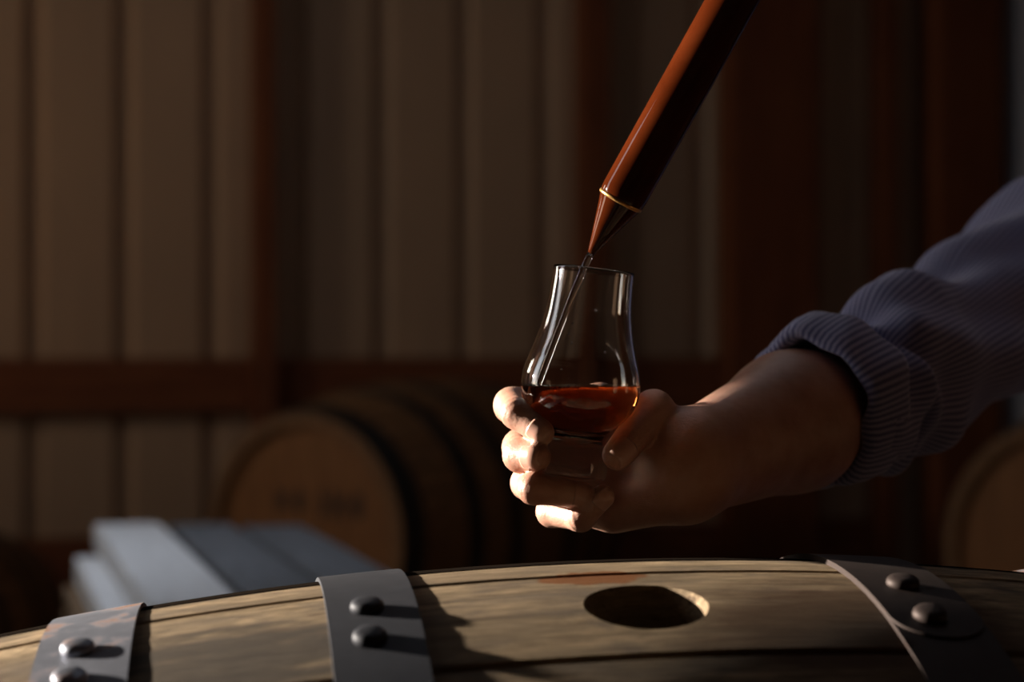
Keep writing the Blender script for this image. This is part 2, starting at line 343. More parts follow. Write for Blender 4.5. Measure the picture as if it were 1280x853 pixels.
# a reflector lamp on a wall arm near the back left corner lights the siding
LP = Vector((-2.40, 4.05, 1.32)); LD = (Vector((-0.55, 5.35, 1.95)) - LP).normalized()
wl_lamp = tag(empty('wall_lamp', LP), 'reflector lamp on a wall arm, aimed up at the back wall', 'lamp')
m = N('warm_bulb'); m.b.inputs['Emission Color'].default_value = (1.0, 0.62, 0.30, 1); m.b.inputs['Emission Strength'].default_value = 12.0; m.base((1, 0.8, 0.6)); M['bulb'] = m.m
m = N('black_enamel'); m.base((0.02, 0.02, 0.02)); m.rough(0.35); M['enamel'] = m.m
AX = frame_from_axis((0, 0, 0), LD)
o = lathe('bulb', [(0, 0.0), (0.018, -0.005), (0.030, -0.025), (0.030, -0.045), (0.016, -0.075), (0.013, -0.09), (0, -0.09)], 24, M['bulb'], wl_lamp); o.matrix_local = AX
o = lathe('reflector', [(0.02, -0.10), (0.05, -0.09), (0.09, -0.04), (0.11, 0.01), (0.112, 0.01), (0.094, -0.042), (0.053, -0.094), (0.02, -0.104)], 32, M['enamel'], wl_lamp, closed=True); o.matrix_local = AX
o = lathe('socket', [(0, -0.14), (0.02, -0.14), (0.022, -0.09), (0, -0.09)], 20, M['enamel'], wl_lamp); o.matrix_local = AX
o = bm_obj('arm', box_bm(1.0, 0.016, 0.016), M['enamel'], wl_lamp); e_ = LD*-0.12; o.scale = (2.40 - 2.7 - e_.x + 0.0 if False else abs(XL - (LP.x + e_.x)), 1, 1); o.location = ((XL - LP.x + e_.x)/2, e_.y, e_.z)
o = lathe('wall_plate', [(0, 0.0), (0.05, 0.0), (0.05, 0.012), (0, 0.012)], 24, M['enamel'], wl_lamp); o.matrix_local = frame_from_axis((XL - LP.x + 0.001, e_.y, e_.z), (1, 0, 0))
pl = lamp('bulb_light', 'SPOT', LP + LD*0.02, LD, 6.0, (1.0, 0.62, 0.34), shadow_soft_size=0.03, spot_size=math.radians(105), spot_blend=1.0)
# ------------------------------------------------------------------ barrels
BR, BRH, BL = 0.33, 0.2648, 0.91
def brad(s): return BR - (BR-BRH)*(s/(BL/2))**2
def bpt(s, th, off=0.0):      # th=0 up, positive towards local -Y
    r = brad(s) + off; return (s, -r*math.sin(th), r*math.cos(th))
def stave_bm(t0, t1, ns=26, nt=6, gap=0.0013, thick=0.026):
    bm = bmesh.new(); S = np.linspace(-BL/2, BL/2, ns); rows = []
    for s in S:
        row = []
        for j in range(nt):
            f = j/(nt-1); g = gap/BR
            e = 0.0016/BR
            t = (t0+g, t1-g)[j > 0] if j in (0, nt-1) else t0 + g + e + (t1 - t0 - 2*g - 2*e)*(j-1)/(nt-3)
            row.append(bm.verts.new(bpt(s, t, -0.0016 if j in (0, nt-1) else 0.0)))
        for j in range(nt-1, -1, -1):
            f = j/(nt-1); row.append(bm.verts.new(bpt(s, t0 + gap/BR + (t1-t0-2*gap/BR)*f, -thick)))
        rows.append(row)
    m_ = 2*nt
    # tuck the two outer edge columns: insert a narrow arris so that the joint reads as a groove
    for a, b in zip(rows, rows[1:]):
        for j in range(m_): bm.faces.new((a[j], a[(j+1) % m_], b[(j+1) % m_], b[j]))
    bm.faces.new(rows[0][::-1]); bm.faces.new(rows[-1])
    return bm
def hoop_obj(s0, s1, mat, parent, th=0.0020, seg=96, flare=0.0, lap=None, full=0.0):
    bm = bmesh.new(); rings = []
    nw = 4
    for k in range(seg):
        t = 2*PI*k/seg; ring = []
        for j in range(nw+1):
            s = s0 + (s1-s0)*j/nw; ring.append(bm.verts.new(bpt(s, t, th)))
        for j in range(nw, -1, -1):
            s = s0 + (s1-s0)*j/nw; ring.append(bm.verts.new(bpt(s, t, 0.0)))
        rings.append(ring)
    m_ = 2*(nw+1)
    for k in range(seg):
        A, B = rings[k], rings[(k+1) % seg]
        for j in range(m_): bm.faces.new((A[j], A[(j+1) % m_], B[(j+1) % m_], B[j]))
    if lap:                                   # the overlapping tongue of the hoop: second layer from lap[0] to lap[1], corners rounded
        t0, t1 = lap; rows = []; nn = 22
        for i in range(nn):
            t = t1 - (t1-t0)*(1-i/(nn-1))**2.2; d = (t1 - t)*BR; hw = (s1-s0)/2 - 0.0001; rc = 0.030
            if d < rc*0.6: hw = hw*math.sqrt(max(0.02, 1 - (1 - d/(rc*0.6))**2*0.97))
            sc = (s0+s1)/2
            row = [bm.verts.new(bpt(sc + hw*(-1 + 2*j/4), t, th*1.7)) for j in range(5)] + [bm.verts.new(bpt(sc + hw*(1 - 2*j/4), t, th*0.8)) for j in range(5)]
            rows.append(row)
        for a, b in zip(rows, rows[1:]):
            for j in range(10): bm.faces.new((a[j], a[(j+1) % 10], b[(j+1) % 10], b[j]))
        bm.faces.new(rows[0][::-1]); bm.faces.new(rows[-1])
    return bm_obj('hoop', bm, mat, parent, smooth=True, sharp=35)
def rivet_at(hoop, s, t, mat, r=0.0085, lift=0.0045):
    prof = [(0, 0.0044), (r*0.55, 0.0043), (r*0.8, 0.0039), (r*0.95, 0.0028), (r, 0.0014), (r*0.97, -0.0004), (0, -0.0004)]
    o = lathe('rivet', prof, 20, mat, hoop)
    p = Vector(bpt(s, t, lift)); nrm = Vector((0, -math.sin(t), math.cos(t)))
    o.matrix_local = frame_from_axis(p, nrm, (1, 0, 0)); return o
def head_boards(barrel, s, mat, n=7, facing=-1):
    r = brad(s) - 0.022; hd = empty('head', (s, 0, 0), parent=barrel)
    ys = np.linspace(-r, r, n+1)
    for i in range(n):
        y0, y1 = ys[i]+0.0006, ys[i+1]-0.0006; P = []
        for y in np.linspace(y0, y1, 5): P.append((y, math.sqrt(max(0, r*r-y*y))))
        poly = P + [(y, -z) for y, z in P[::-1]]
        bm = bmesh.new(); A = [bm.verts.new((-0.010, y, z)) for y, z in poly]; B = [bm.verts.new((0.010, y, z)) for y, z in poly]
        bmesh.ops.remove_doubles(bm, verts=bm.verts[:], dist=1e-6)
        A = [v for v in A if v.is_valid]; B = [v for v in B if v.is_valid]
        bm.faces.new(A); bm.faces.new(B[::-1])
        for i2 in range(len(A)): bm.faces.new((A[i2], A[(i2+1) % len(A)], B[(i2+1) % len(A)], B[i2]))
        bm_obj('head_board', bm, mat, hd)
    return hd

# near barrel -----------------------------------------------------
BS = 1.06
B1 = empty('whiskey_barrel', (0.0521*BS, 0.8987*BS, CZ - 0.4305*BS)); B1.scale = (BS, BS, BS)
B1.rotation_euler = (Matrix.Rotation(0.1342, 3, 'Z') @ Matrix.Rotation(-0.0208, 3, 'Y')).to_euler()
tag(B1, 'weathered oak barrel lying under the tasting glass with its open bung hole up', 'barrel')
TH1, THB, TH2 = 0.084, 0.2267, 0.3701
seams = [TH1, TH2]
t = TH2
while t < TH1 + 2*PI - 0.36:
    t += random.uniform(0.15, 0.26); seams.append(t)
seams = [s for s in seams if s < TH1 + 2*PI - 0.30] + [TH1 + 2*PI - 0.110]
for i in range(len(seams)):
    t0 = seams[i]; t1 = seams[i+1] if i+1 < len(seams) else seams[0] + 2*PI
    near = t0 < 0.9 or t0 > 5.6
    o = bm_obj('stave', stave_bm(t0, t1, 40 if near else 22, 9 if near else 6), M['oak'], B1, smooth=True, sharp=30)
    if i == 0: bung_stave = o
    if i == len(seams)-2: o.data.materials[0] = M['black_oak']; o['label'] = 'black stave behind the bung stave'  # this one stave gets a plain matte black
# drill the bung hole
bpv = Vector(bpt(0, THB)); bn = Vector((0, -math.sin(THB), math.cos(THB)))
cut = lathe('cutter', [(0, -0.06), (0.0225, -0.06), (0.0238, -0.008), (0.0262, 0.0006), (0.034, 0.02), (0, 0.02)], 64, M['black_oak'])
cut.matrix_world = B1.matrix_basis @ frame_from_axis(bpv, bn, (1, 0, 0))
bpy.context.view_layer.update()
md = bung_stave.modifiers.new('bung', 'BOOLEAN'); md.operation = 'DIFFERENCE'; md.object = cut; md.solver = 'EXACT'
bpy.context.view_layer.update()
me = bpy.data.meshes.new_from_object(bung_stave.evaluated_get(bpy.context.evaluated_depsgraph_get()))
bung_stave.modifiers.clear(); old = bung_stave.data; bung_stave.data = me; me.name = 'stave'
me.set_sharp_from_angle(angle=math.radians(30))
cutm = cut.data; bpy.data.objects.remove(cut); bpy.data.meshes.remove(cutm)
bung_stave['label'] = 'wide bung stave with a round bung hole'
for (s0, s1, mt, riv, lap) in (
        (-0.2493, -0.2105, 'hoop_rusty', (0.190, 0.285), None),
        (-0.1311, -0.0938, 'hoop_dark', (0.188, 0.288), None),
        (0.0975, 0.1375, 'hoop_black', (0.180, 0.293), (-0.25, 0.345)),
        (0.2105, 0.2493, 'hoop_rusty', (2.0, 2.1), None),
        (-0.452, -0.405, 'hoop_dark', (2.6, 2.7), None), (0.405, 0.452, 'hoop_dark', (2.6, 2.7), None)):
    h = hoop_obj(s0, s1, M[mt], B1, lap=lap, th=0.0015 if lap else 0.0020)
    for k, t in enumerate(riv): rivet_at(h, (s0+s1)/2 - 0.002 - 0.001*k, t, M[mt], r=0.0072, lift=0.0026 if lap else 0.002)
for s in (-BL/2+0.03, BL/2-0.03): head_boards(B1, s, M['head_oak'])

# barrels in the background
def bg_barrel(loc, yaw, label, rot=0.0, stencil=False):
    b = empty('oak_barrel', loc, (rot, 0, yaw)); tag(b, label, 'barrel', 'oak barrels lying along the back wall')
    ns = 24
    ts = np.cumsum([0] + [random.uniform(0.8, 1.2) for _ in range(ns)]); ts = ts/ts[-1]*2*PI
    for i in range(ns): bm_obj('stave', stave_bm(ts[i], ts[i+1], 18, 6), M['bg_oak'], b, smooth=True, sharp=30)
    for s0, s1 in ((-0.452, -0.395), (-0.27, -0.225), (-0.135, -0.09), (0.09, 0.135), (0.225, 0.27), (0.395, 0.452)):
        h = hoop_obj(s0, s1, M['hoop_bg'], b, seg=72); rivet_at(h, (s0+s1)/2, 0.4, M['hoop_bg'], lift=0.002)
    hd = head_boards(b, -BL/2+0.028, M['head_oak']); head_boards(b, BL/2-0.028, M['head_oak'])
    if stencil:                                # two worn, unreadable dark stencil marks on the head
        for (y, z, sy, sz) in ((0.05, 0.075, 0.09, 0.055), (-0.085, 0.07, 0.13, 0.065)):
            bmx = bmesh.new(); nx = int(sy/0.012)
            for i in range(nx):
                if i % 4 == 3: continue
                hh = sz*(0.75 + 0.25*math.sin(i*2.3)); box_bm(0.0012, 0.009, hh, (-0.0107, y - sy/2 + i*0.012 + 0.006, z), bm=bmx)
            bm_obj('stencil_mark', bmx, M['ink'], hd)
    return b
hc = WZ(378, 672, 4.25); ax = math.radians(57)
B2 = bg_barrel((hc[0] + math.cos(ax)*BL/2, hc[1] + math.sin(ax)*BL/2, hc[2]), ax, 'oak barrel with warm brown head and black hoops behind the grey boards', stencil=True)
hc3 = WZ(1330, 655, 3.9)
B3 = bg_barrel((hc3[0] + 0.30, hc3[1] + 0.36, B2.location.z), math.radians(50), 'oak barrel with tan head behind the kneeling person')
B4 = bg_barrel((-1.33, 4.45, 0.0), math.radians(80), 'small dark oak cask on the floor left of the grey boards'); B4.scale = (0.78,)*3; B4.location.z = (BR + 0.0022)*0.78
skz = B2.location.z - BR
def skid(x, y, rz, L, h, label, name='skid_timber', w=0.12):
    o = bm_obj(name, box_bm(w, L, h, (0, 0, 0), 0.004), M['skid']); o.location = (x, y, h/2); o.rotation_euler = (0, 0, rz)
    return tag(o, label, 'timber', 'timbers that carry the barrels')
b1low = CZ - 0.4305*BS
def under(b, s, yaw, z, lab, tilt=0.0, k=1.0):
    r = k*brad(abs(s) - 0.052); s = s*k
    c = b.location + Vector((math.cos(yaw)*s, math.sin(yaw)*s, 0)); h = z + tilt*s - r - abs(tilt)*0.06
    skid(c.x, c.y, yaw, 0.62, h - 0.001, lab, w=0.10)
for s, e1, e2 in ((-0.335, 'at its rusty-hooped end', 'under its head end'), (0.335, 'at its end by the person', 'under its end at the wall')):
    under(B1, s, 0.1342, b1low, 'rough timber carrying the weathered barrel ' + e1, 0.0208, BS)
    under(B2, s, ax, B2.location.z, 'rough timber carrying the barrel behind the grey boards ' + e2)
    under(B3, s, math.radians(50), B3.location.z, 'rough timber carrying the barrel behind the person ' + e2)

# grey boards on a slatted crate behind the near barrel
def board(p_end, p_near, w, th, label, mat='grey_board'):
    a, b = Vector(p_end), Vector(p_near); d = (b - a); L = d.length
    o = bm_obj('grey_board', box_bm(L, w, th, (0, 0, 0), 0.003), M[mat])
    o.location = (a + b)/2 - Vector((0, 0, th/2)); o.rotation_euler = (0, 0, math.atan2(d.y, d.x))
    return tag(o, label, 'board', 'grey boards on the crate')
def gp(u, v, h): # pixel on the horizontal plane h below the camera
    z = FPX*h/(v-426.5); return WZ(u, v, z)
HB = 0.30
A1, A2 = gp(158, 654, HB), gp(262, 772, HB)
dirb = (Vector(A2)-Vector(A1)).normalized(); A2 = Vector(A1) + dirb*1.05
side = Vector((-dirb.y, dirb.x, 0))*-1
if side.x < 0: side = -side
board(A1, A2, 0.105, 0.04, 'pale grey board lying on the crate beside a darker board', 'pale_board')
for k, off, sh in ((1, 0.118, 0.02), (2, 0.232, 0.06)):
    board(Vector(A1)+side*off+dirb*sh - Vector((0,0,0.002*k)), A2+side*off+dirb*sh- Vector((0,0,0.002*k)), 0.10, 0.038, ('dark grey board next to the pale board on the crate', 'dark grey board lying outermost towards the barrel head')[k-1])
Bq = Vector(A1) - side*0.05 + dirb*0.03 - Vector((0, 0, 0.043)); board(Bq + side*0.012+dirb*0.07, Bq + dirb*1.0 + side*0.012, 0.10, 0.04, 'lower grey board jutting out under the pale board', 'pale_board')
board(Vector(A1)+side*0.14+dirb*0.05 - Vector((0,0,0.043)), A2+side*0.14 - Vector((0,0,0.043)), 0.14, 0.04, 'wide grey board hidden under the two dark grey boards')
ctop = CZ - HB - 0.043 - 0.041
cc = (Vector(A1)+A2)/2 + side*0.06
crate = empty('slatted_crate', (cc.x, cc.y, 0), (0, 0, math.atan2(dirb.y, dirb.x))); tag(crate, 'slatted wooden crate under the grey boards', 'crate')
CLx, CWy = 0.80, 0.34
for sx in (-1, 1):
    for sy in (-1, 1):
        o = bm_obj('corner_post', box_bm(0.04, 0.04, ctop-0.02, (0, 0, 0), 0.003), M['skid'], crate); o.location = (sx*(CLx/2-0.04), sy*(CWy/2-0.04), (ctop-0.02)/2)
for k in range(4):
    z = 0.06 + k*(ctop-0.14)/3
    for sy in (-1, 1):
        o = bm_obj('slat', box_bm(CLx, 0.018, 0.085, (0, 0, 0), 0.002), M['skid'], crate); o.location = (0, sy*(CWy/2-0.011), z)
    for sx in (-1, 1):
        o = bm_obj('slat', box_bm(0.018, CWy-0.045, 0.085, (0, 0, 0), 0.002), M['skid'], crate); o.location = (sx*(CLx/2-0.011), 0, z)
for k in range(5):
    o = bm_obj('lid_board', box_bm(CLx, CWy/5-0.006, 0.019, (0, 0, 0), 0.002), M['skid'], crate); o.location = (0, -CWy/2 + CWy/5*(k+0.5), ctop-0.0105)

# ------------------------------------------------------------------ tasting glass
MM = Z0 / FPX                                  # metres per pixel at the glass
g_bot = W(712.5, 595.5); g_top = W(742.5, 337.5)
g_axis = Vector(g_top - g_bot).normalized()
G = frame_from_axis(g_bot, g_axis, (0, 1, 0))
GP = np.array([(0, 43.0), (3, 45.0), (12, 45.2), (24, 44.8), (33, 43), (40, 38), (46, 34.5), (51, 35), (56, 39), (62, 45.5), (70, 55), (79, 63), (88, 69), (98, 73), (108, 74.8), (118, 75), (128, 74), (140, 71.2), (157, 65.8), (172, 61.2), (187, 57.6), (206, 54.2), (226, 52.4), (244, 51.6), (259.5, 51.2)])
def smooth_prof(P, n=90):
    t = np.linspace(P[0, 0], P[-1, 0], n); r = np.interp(t, P[:, 0], P[:, 1])
    for _ in range(2): r[1:-1] = 0.25*r[:-2] + 0.5*r[1:-1] + 0.25*r[2:]
    return t, r
gt, gr = smooth_prof(GP)
gt_m, gr_m = gt*MM, gr*MM
WALL = 0.0016
inner_bot = 59*MM
def inner_r(t):
    ro = np.interp(t, gt_m, gr_m) - WALL
    k = np.clip((t - inner_bot)/(30*MM), 0, 1)
    return ro*np.sqrt(np.clip(1-(1-k)**2, 0, 1)) if t < inner_bot + 30*MM else float(ro)
ti = inner_bot + (gt_m[-1]-inner_bot)*np.linspace(0, 1, 70)**1.5
outer = [(0, 0.0012), (gr_m[0]*0.75, 0.0008), (gr_m[0]*0.93, 0.0)] + list(zip(gr_m, gt_m))
rim_o, rim_t = gr_m[-1], gt_m[-1]
prof = outer + [(rim_o-0.0003, rim_t+0.0005), (rim_o-WALL/2, rim_t+0.0007), (rim_o-WALL+0.0003, rim_t+0.0005)] + [(max(inner_r(t), 0.0), t) for t in ti[::-1]]
prof[-1] = (0, inner_bot)
# three interfaces, each built once: glass to air (outside, rim, dry inside), glass to whiskey, whiskey to air
level = W(0, 482)[2]
n_in = len(ti)
def lathe_bm(prof, seg=112):
    o = lathe('tmp', prof, seg, M['glass']); b = bmesh.new(); b.from_mesh(o.data); me_ = o.data; bpy.data.objects.remove(o); bpy.data.meshes.remove(me_); b.transform(G); return b
closed = lathe_bm(prof)                                       # closed shell gives the right face directions
def is_inner(f):
    q = [(Vector(G.inverted() @ v.co)) for v in f.verts]
    return all(abs(math.hypot(p.x, p.y) - float(inner_r(max(p.z, inner_bot)))) < 2e-5 and p.z > inner_bot - 1e-6 for p in q)
inner_faces = [f for f in closed.faces if is_inner(f)]
ig = list({x for f in inner_faces for x in list(f.verts) + list(f.edges)}) + inner_faces
bmesh.ops.bisect_plane(closed, geom=ig, plane_co=(0, 0, level), plane_no=(0, 0, 1))
wet = [f for f in closed.faces if is_inner(f) and f.calc_center_median().z < level]
liq_bm = closed.copy()
wet_i = {f.index for f in wet}
closed.faces.index_update(); wet_i = {f.index for f in wet}
liq_bm.free(); liq_bm = closed.copy(); liq_bm.faces.ensure_lookup_table()
bmesh.ops.delete(closed, geom=wet, context='FACES')
me = bpy.data.meshes.new('tasting_glass'); closed.to_mesh(me); closed.free()
me.polygons.foreach_set('use_smooth', [True]*len(me.polygons)); me.materials.append(M['glass'])
me.transform(G.inverted()); glass = link(bpy.data.objects.new('tasting_glass', me)); glass.matrix_world = G
tag(glass, 'clear tulip-shaped whiskey tasting glass held in the hand', 'glass')
bmesh.ops.delete(liq_bm, geom=[f for f in liq_bm.faces if f.index not in wet_i], context='FACES')
for f in liq_bm.faces: f.normal_flip()
be = [e for e in liq_bm.edges if len(e.link_faces) == 1]
top = bmesh.ops.contextual_create(liq_bm, geom=be)['faces']
for f in liq_bm.faces: f.material_index = 0; f.smooth = True
for f in top:
    f.material_index = 1; f.smooth = False
    f.normal_update()
    if f.normal.z < 0: f.normal_flip()
print('WHISKEY', len(liq_bm.faces), len(be), len(top), 'open', sum(1 for e in liq_bm.edges if len(e.link_faces) != 2))
me = bpy.data.meshes.new('whiskey'); liq_bm.to_mesh(me); liq_bm.free()
me.materials.append(M['whiskey_side']); me.materials.append(M['whiskey'])
liq = link(bpy.data.objects.new('whiskey', me))
tag(liq, 'deep amber whiskey in the bowl of the tasting glass', 'whiskey')
# stream from the tip down to the surface
def tube(name, pts, rad, mat, parent=None, seg=16):
    P = [Vector(p) for p in pts]; V = []; n = len(P)
    for i, p in enumerate(P):
        d = (P[min(i+1, n-1)] - P[max(i-1, 0)]).normalized(); m_ = frame_from_axis(p, d, (0, 1, 0)); r = rad[i] if hasattr(rad, '__len__') else rad
        V += [tuple(m_ @ Vector((r*math.cos(2*PI*k/seg), r*math.sin(2*PI*k/seg), 0))) for k in range(seg)]
    F = grid_faces(n, seg, False, True); F.append(tuple(range(seg))[::-1]); F.append(tuple(range((n-1)*seg, n*seg)))
    o = mesh_obj(name, V, F, mat, parent); bm = bmesh.new(); bm.from_mesh(o.data); bmesh.ops.recalc_face_normals(bm, faces=bm.faces[:]); bm.to_mesh(o.data); bm.free()
    o.data.polygons.foreach_set('use_smooth', [True]*len(o.data.polygons)); return o
sp = []; sr = []
for k in range(30):
    f = k/29; u = 738.5 + (671 - 738.5)*f**0.93; v = 317 + (486-317)*f
    sp.append(W(u, v, -3 + 5*f)); sr.append((0.0019 - 0.0004*f)*(1+0.05*math.sin(9*f)))
st = tube('whiskey_stream', sp, sr, M['stream']); tag(st, 'thin clear stream of whiskey pouring into the tasting glass', 'liquid stream')
bub = bmesh.new(); rb = np.random.RandomState(3)
for k in range(46):
    t_ = (595.5 - 483)*MM; rr_ = float(inner_r(t_)); f = rb.rand()
    ang = math.radians(182 + 75*f**1.5) if k < 34 else math.radians(180 + 170*rb.rand())
    br = (0.0003 + 0.0009*rb.rand()**2)*(1.0 if k < 34 else 0.6)
    c_ = np.array(g_bot) + np.array(g_axis)*t_ + np.array(((rr_ - br - 0.0003 - 0.004*rb.rand()**2)*math.cos(ang), (rr_ - br - 0.0003)*math.sin(ang), 0)); c_[2] = level + br*0.25
    q = bmesh.ops.create_icosphere(bub, subdivisions=2, radius=br, matrix=Matrix.Translation(Vector(c_)))
o = bm_obj('bubble_foam', bub, M['stream'], None, smooth=True); o['kind'] = 'stuff'; tag(o, 'tiny bubbles floating on the whiskey where the stream falls in', 'bubbles')
# drops clinging to the inside of the glass
for (u, v) in ((712, 416), (716, 428), (703, 462), (717, 403), (695, 395), (683, 405), (747, 386), (760, 440), (779, 455)):
    t = (595.5 - v); r_in = float(inner_r(t*MM)) ; c = np.array(g_bot) + np.array(g_axis)*t*MM
    dx = (u - (712.5 + t*0.1163))*MM; dy = math.sqrt(max(r_in**2 - dx*dx, 0)) - 0.0002
    o = lathe('whiskey_drop', [(0, 0.0006), (0.0004, 0.0005), (0.0007, 0.0001), (0.0005, -0.0003), (0, -0.0004)], 12, M['stream'])
    p = c + np.array((dx, dy, 0)); o.matrix_world = frame_from_axis(p, (-dx, -dy, 0)); tag(o, 'tiny whiskey drop clinging to the inside of the tasting glass', 'drop', 'drops inside the tasting glass')

# ------------------------------------------------------------------ whiskey thief
th_tip = Vector(W(738.8, 317, -3)); th_dir = (Vector(W(917, 0, -20)) - Vector(W(778, 249, -1))).normalized()
TF = frame_from_axis(th_tip, th_dir, (0, 1, 0))
thief = empty('whiskey_thief', (0, 0, 0)); thief.matrix_world = TF
tag(thief, 'reddish brown copper whiskey thief tube with a conical tip above the glass', 'whiskey thief')
k = MM
lathe('conical_tip', [(2.6*k, 2*k), (3.6*k, 0), (4.6*k, 0.5*k), (5.6*k, 4*k), (16*k, 38*k), (23.5*k, 62*k), (27.5*k, 73.5*k), (0, 74*k)], 48, M['thief'], thief, sharp=50)
lathe('solder_ring', [(27*k, 73*k), (29*k, 74*k), (29.6*k, 76*k), (29*k, 78*k), (26*k, 79*k)], 48, M['ring'], thief)
LT = 0.46
lathe('tube', [(0, 77.5*k), (28*k, 77.5*k), (29.2*k, 80*k), (29.8*k, 90*k), (30.2*k, 0.2), (30.2*k, LT-0.004), (28.5*k, LT), (8*k, LT), (8*k, LT-0.01), (0, LT-0.01)], 48, M['thief'], thief, sharp=50)

# ------------------------------------------------------------------ the person: signed distance body
def rcone(P, a, b, ra, rb):
    a = np.asarray(a); ab = np.asarray(b) - a; L2 = float(ab @ ab) + 1e-12
    t = np.clip(((P - a) @ ab)/L2, 0, 1); q = P - a - t[:, None]*ab
    return np.sqrt((q*q).sum(1)) - (ra + (rb-ra)*t), t
def smin(a, b, k):
    h = np.clip(0.5 + 0.5*(b-a)/k, 0, 1); return b + (a-b)*h - k*h*(1-h)
def ellip(P, c, R, rot=None):
    q = P - np.asarray(c)
    if rot is not None: q = q @ rot
    R = np.asarray(R); k0 = np.sqrt(((q/R)**2).sum(1)); k1 = np.sqrt(((q/(R*R))**2).sum(1)) + 1e-9
    return k0*(k0-1)/k1
def surface_nets(sdf, lo, hi, h, pad=0.012):
    lo = np.asarray(lo, float); hi = np.asarray(hi, float); n = np.ceil((hi-lo)/h).astype(int) + 1
    A = np.full(n, 1.0, np.float32); B = 16
    for i in range(0, n[0], B):
        for j in range(0, n[1], B):
            for k in range(0, n[2], B):
                e = np.minimum((i+B, j+B, k+B), n)
                c = lo + h*(np.array((i, j, k)) + e - 1)/2.0
                hd = h*np.linalg.norm(e - np.array((i, j, k)))/2 + pad
                d0 = float(sdf(c[None, :])[0])
                if abs(d0) > hd*1.3: A[i:e[0], j:e[1], k:e[2]] = np.sign(d0); continue
                gx, gy, gz = np.meshgrid(np.arange(i, e[0]), np.arange(j, e[1]), np.arange(k, e[2]), indexing='ij')
                Pp = np.stack((gx, gy, gz), -1).reshape(-1, 3)*h + lo
                A[i:e[0], j:e[1], k:e[2]] = sdf(Pp).reshape(gx.shape)
    A[0] = A[-1] = 1; A[:, 0] = A[:, -1] = 1; A[:, :, 0] = A[:, :, -1] = 1
    S = A < 0
    c = [S[dx:S.shape[0]-1+dx, dy:S.shape[1]-1+dy, dz:S.shape[2]-1+dz] for dx in (0, 1) for dy in (0, 1) for dz in (0, 1)]
    cnt = sum(x.astype(np.int8) for x in c); act = (cnt > 0) & (cnt < 8)
    idx = np.full(act.shape, -1, np.int64); I = np.argwhere(act); idx[act] = np.arange(len(I))
    acc = np.zeros((len(I), 3)); w = np.zeros(len(I))
    corners = [(dx, dy, dz) for dx in (0, 1) for dy in (0, 1) for dz in (0, 1)]
    for a in corners:
        for ax_ in range(3):
            if a[ax_]: continue
            b = list(a); b[ax_] = 1
            va = A[I[:, 0]+a[0], I[:, 1]+a[1], I[:, 2]+a[2]]; vb = A[I[:, 0]+b[0], I[:, 1]+b[1], I[:, 2]+b[2]]
            x = (va < 0) != (vb < 0); t = np.where(x, va/(va-vb+1e-20), 0)
            p = np.tile(np.array(a, float), (len(I), 1)); p[:, ax_] = t
            acc += p*x[:, None]; w += x
    V = lo + h*(I + acc/np.maximum(w, 1)[:, None])
    F = []
    for ax_ in range(3):
        o1, o2 = (ax_+1) % 3, (ax_+2) % 3
        sl0 = [slice(None)]*3; sl1 = [slice(None)]*3; sl0[ax_] = slice(0, -1); sl1[ax_] = slice(1, None)
        E = np.argwhere(S[tuple(sl0)] != S[tuple(sl1)])
        E = E[(E[:, o1] > 0) & (E[:, o2] > 0) & (E[:, o1] < act.shape[o1]) & (E[:, o2] < act.shape[o2]) & (E[:, ax_] < act.shape[ax_])]
        ins = S[E[:, 0], E[:, 1], E[:, 2]]
        q = []
        for d1, d2 in ((-1, -1), (0, -1), (0, 0), (-1, 0)):
            e = E.copy(); e[:, o1] += d1; e[:, o2] += d2; q.append(idx[e[:, 0], e[:, 1], e[:, 2]])
        q = np.stack(q, 1); q[~ins] = q[~ins][:, ::-1]; F.append(q)
    F = np.concatenate(F); F = F[(F >= 0).all(1)]
    return V, F
def relax(V, F, it=2, lam=0.5):
    n = len(V); a = np.concatenate([F[:, i] for i in range(4)]); b = np.concatenate([F[:, (i+1) % 4] for i in range(4)])
    for _ in range(it):
        s = np.zeros((n, 3)); c = np.zeros(n)
        for k in range(3):
            s[:, k] = np.bincount(a, V[b, k], n) + np.bincount(b, V[a, k], n)
        c = np.bincount(a, minlength=n) + np.bincount(b, minlength=n)
        V = V*(1-lam) + lam*s/np.maximum(c, 1)[:, None]
    return V
mm = 0.001
# joints: (u, v, depth mm) of knuckle / PIP / DIP / tip and the radii in mm
HAND = {
    'index':  [(752, 508, 40), (640, 507, 16), (646, 517, -8), (677, 541, -17)],
    'middle': [(742, 548, 43), (652, 560, 17), (651, 569, -8), (671, 571, -19.5)],
    'ring':   [(740, 592, 38), (660, 604, 10), (667, 611, -19), (726, 619, -16)],
    'little': [(752, 632, 28), (690, 640, 8), (726, 647, -13), (753, 621, -20)]}
HR = {'index': (10.5, 9.4, 8.0, 6.9), 'middle': (10.5, 10.0, 9.0, 7.6), 'ring': (10, 8.8, 8.0, 7.3), 'little': (9.5, 7.9, 7.2, 6.4)}
THUMB = [(866, 592, 14), (843, 560, 13), (817, 513, 9), (772, 569, -15)]; TR = (14, 11.6, 10.2, 8.0)
J = {k: [W(*p) for p in v] for k, v in HAND.items()}; TJ = [W(*p) for p in THUMB]
wr_t, wr_b = W(864, 566, 12), W(862, 601, 14)
fo_t, fo_b = W(985, 513, 95), W(995, 542, 95)
elbow = W(1110, 468, 185); shoulder = W(1308, 332, 420)
gA = np.array(g_axis); gB = np.array(g_bot)
def glass_sdf(P):
    q = P - gB; t = q @ gA; rho = np.sqrt(np.maximum((q*q).sum(1) - t*t, 0))
    return np.maximum(np.maximum((rho - np.interp(t, gt_m, gr_m))*0.8, -t), t - gt_m[-1])
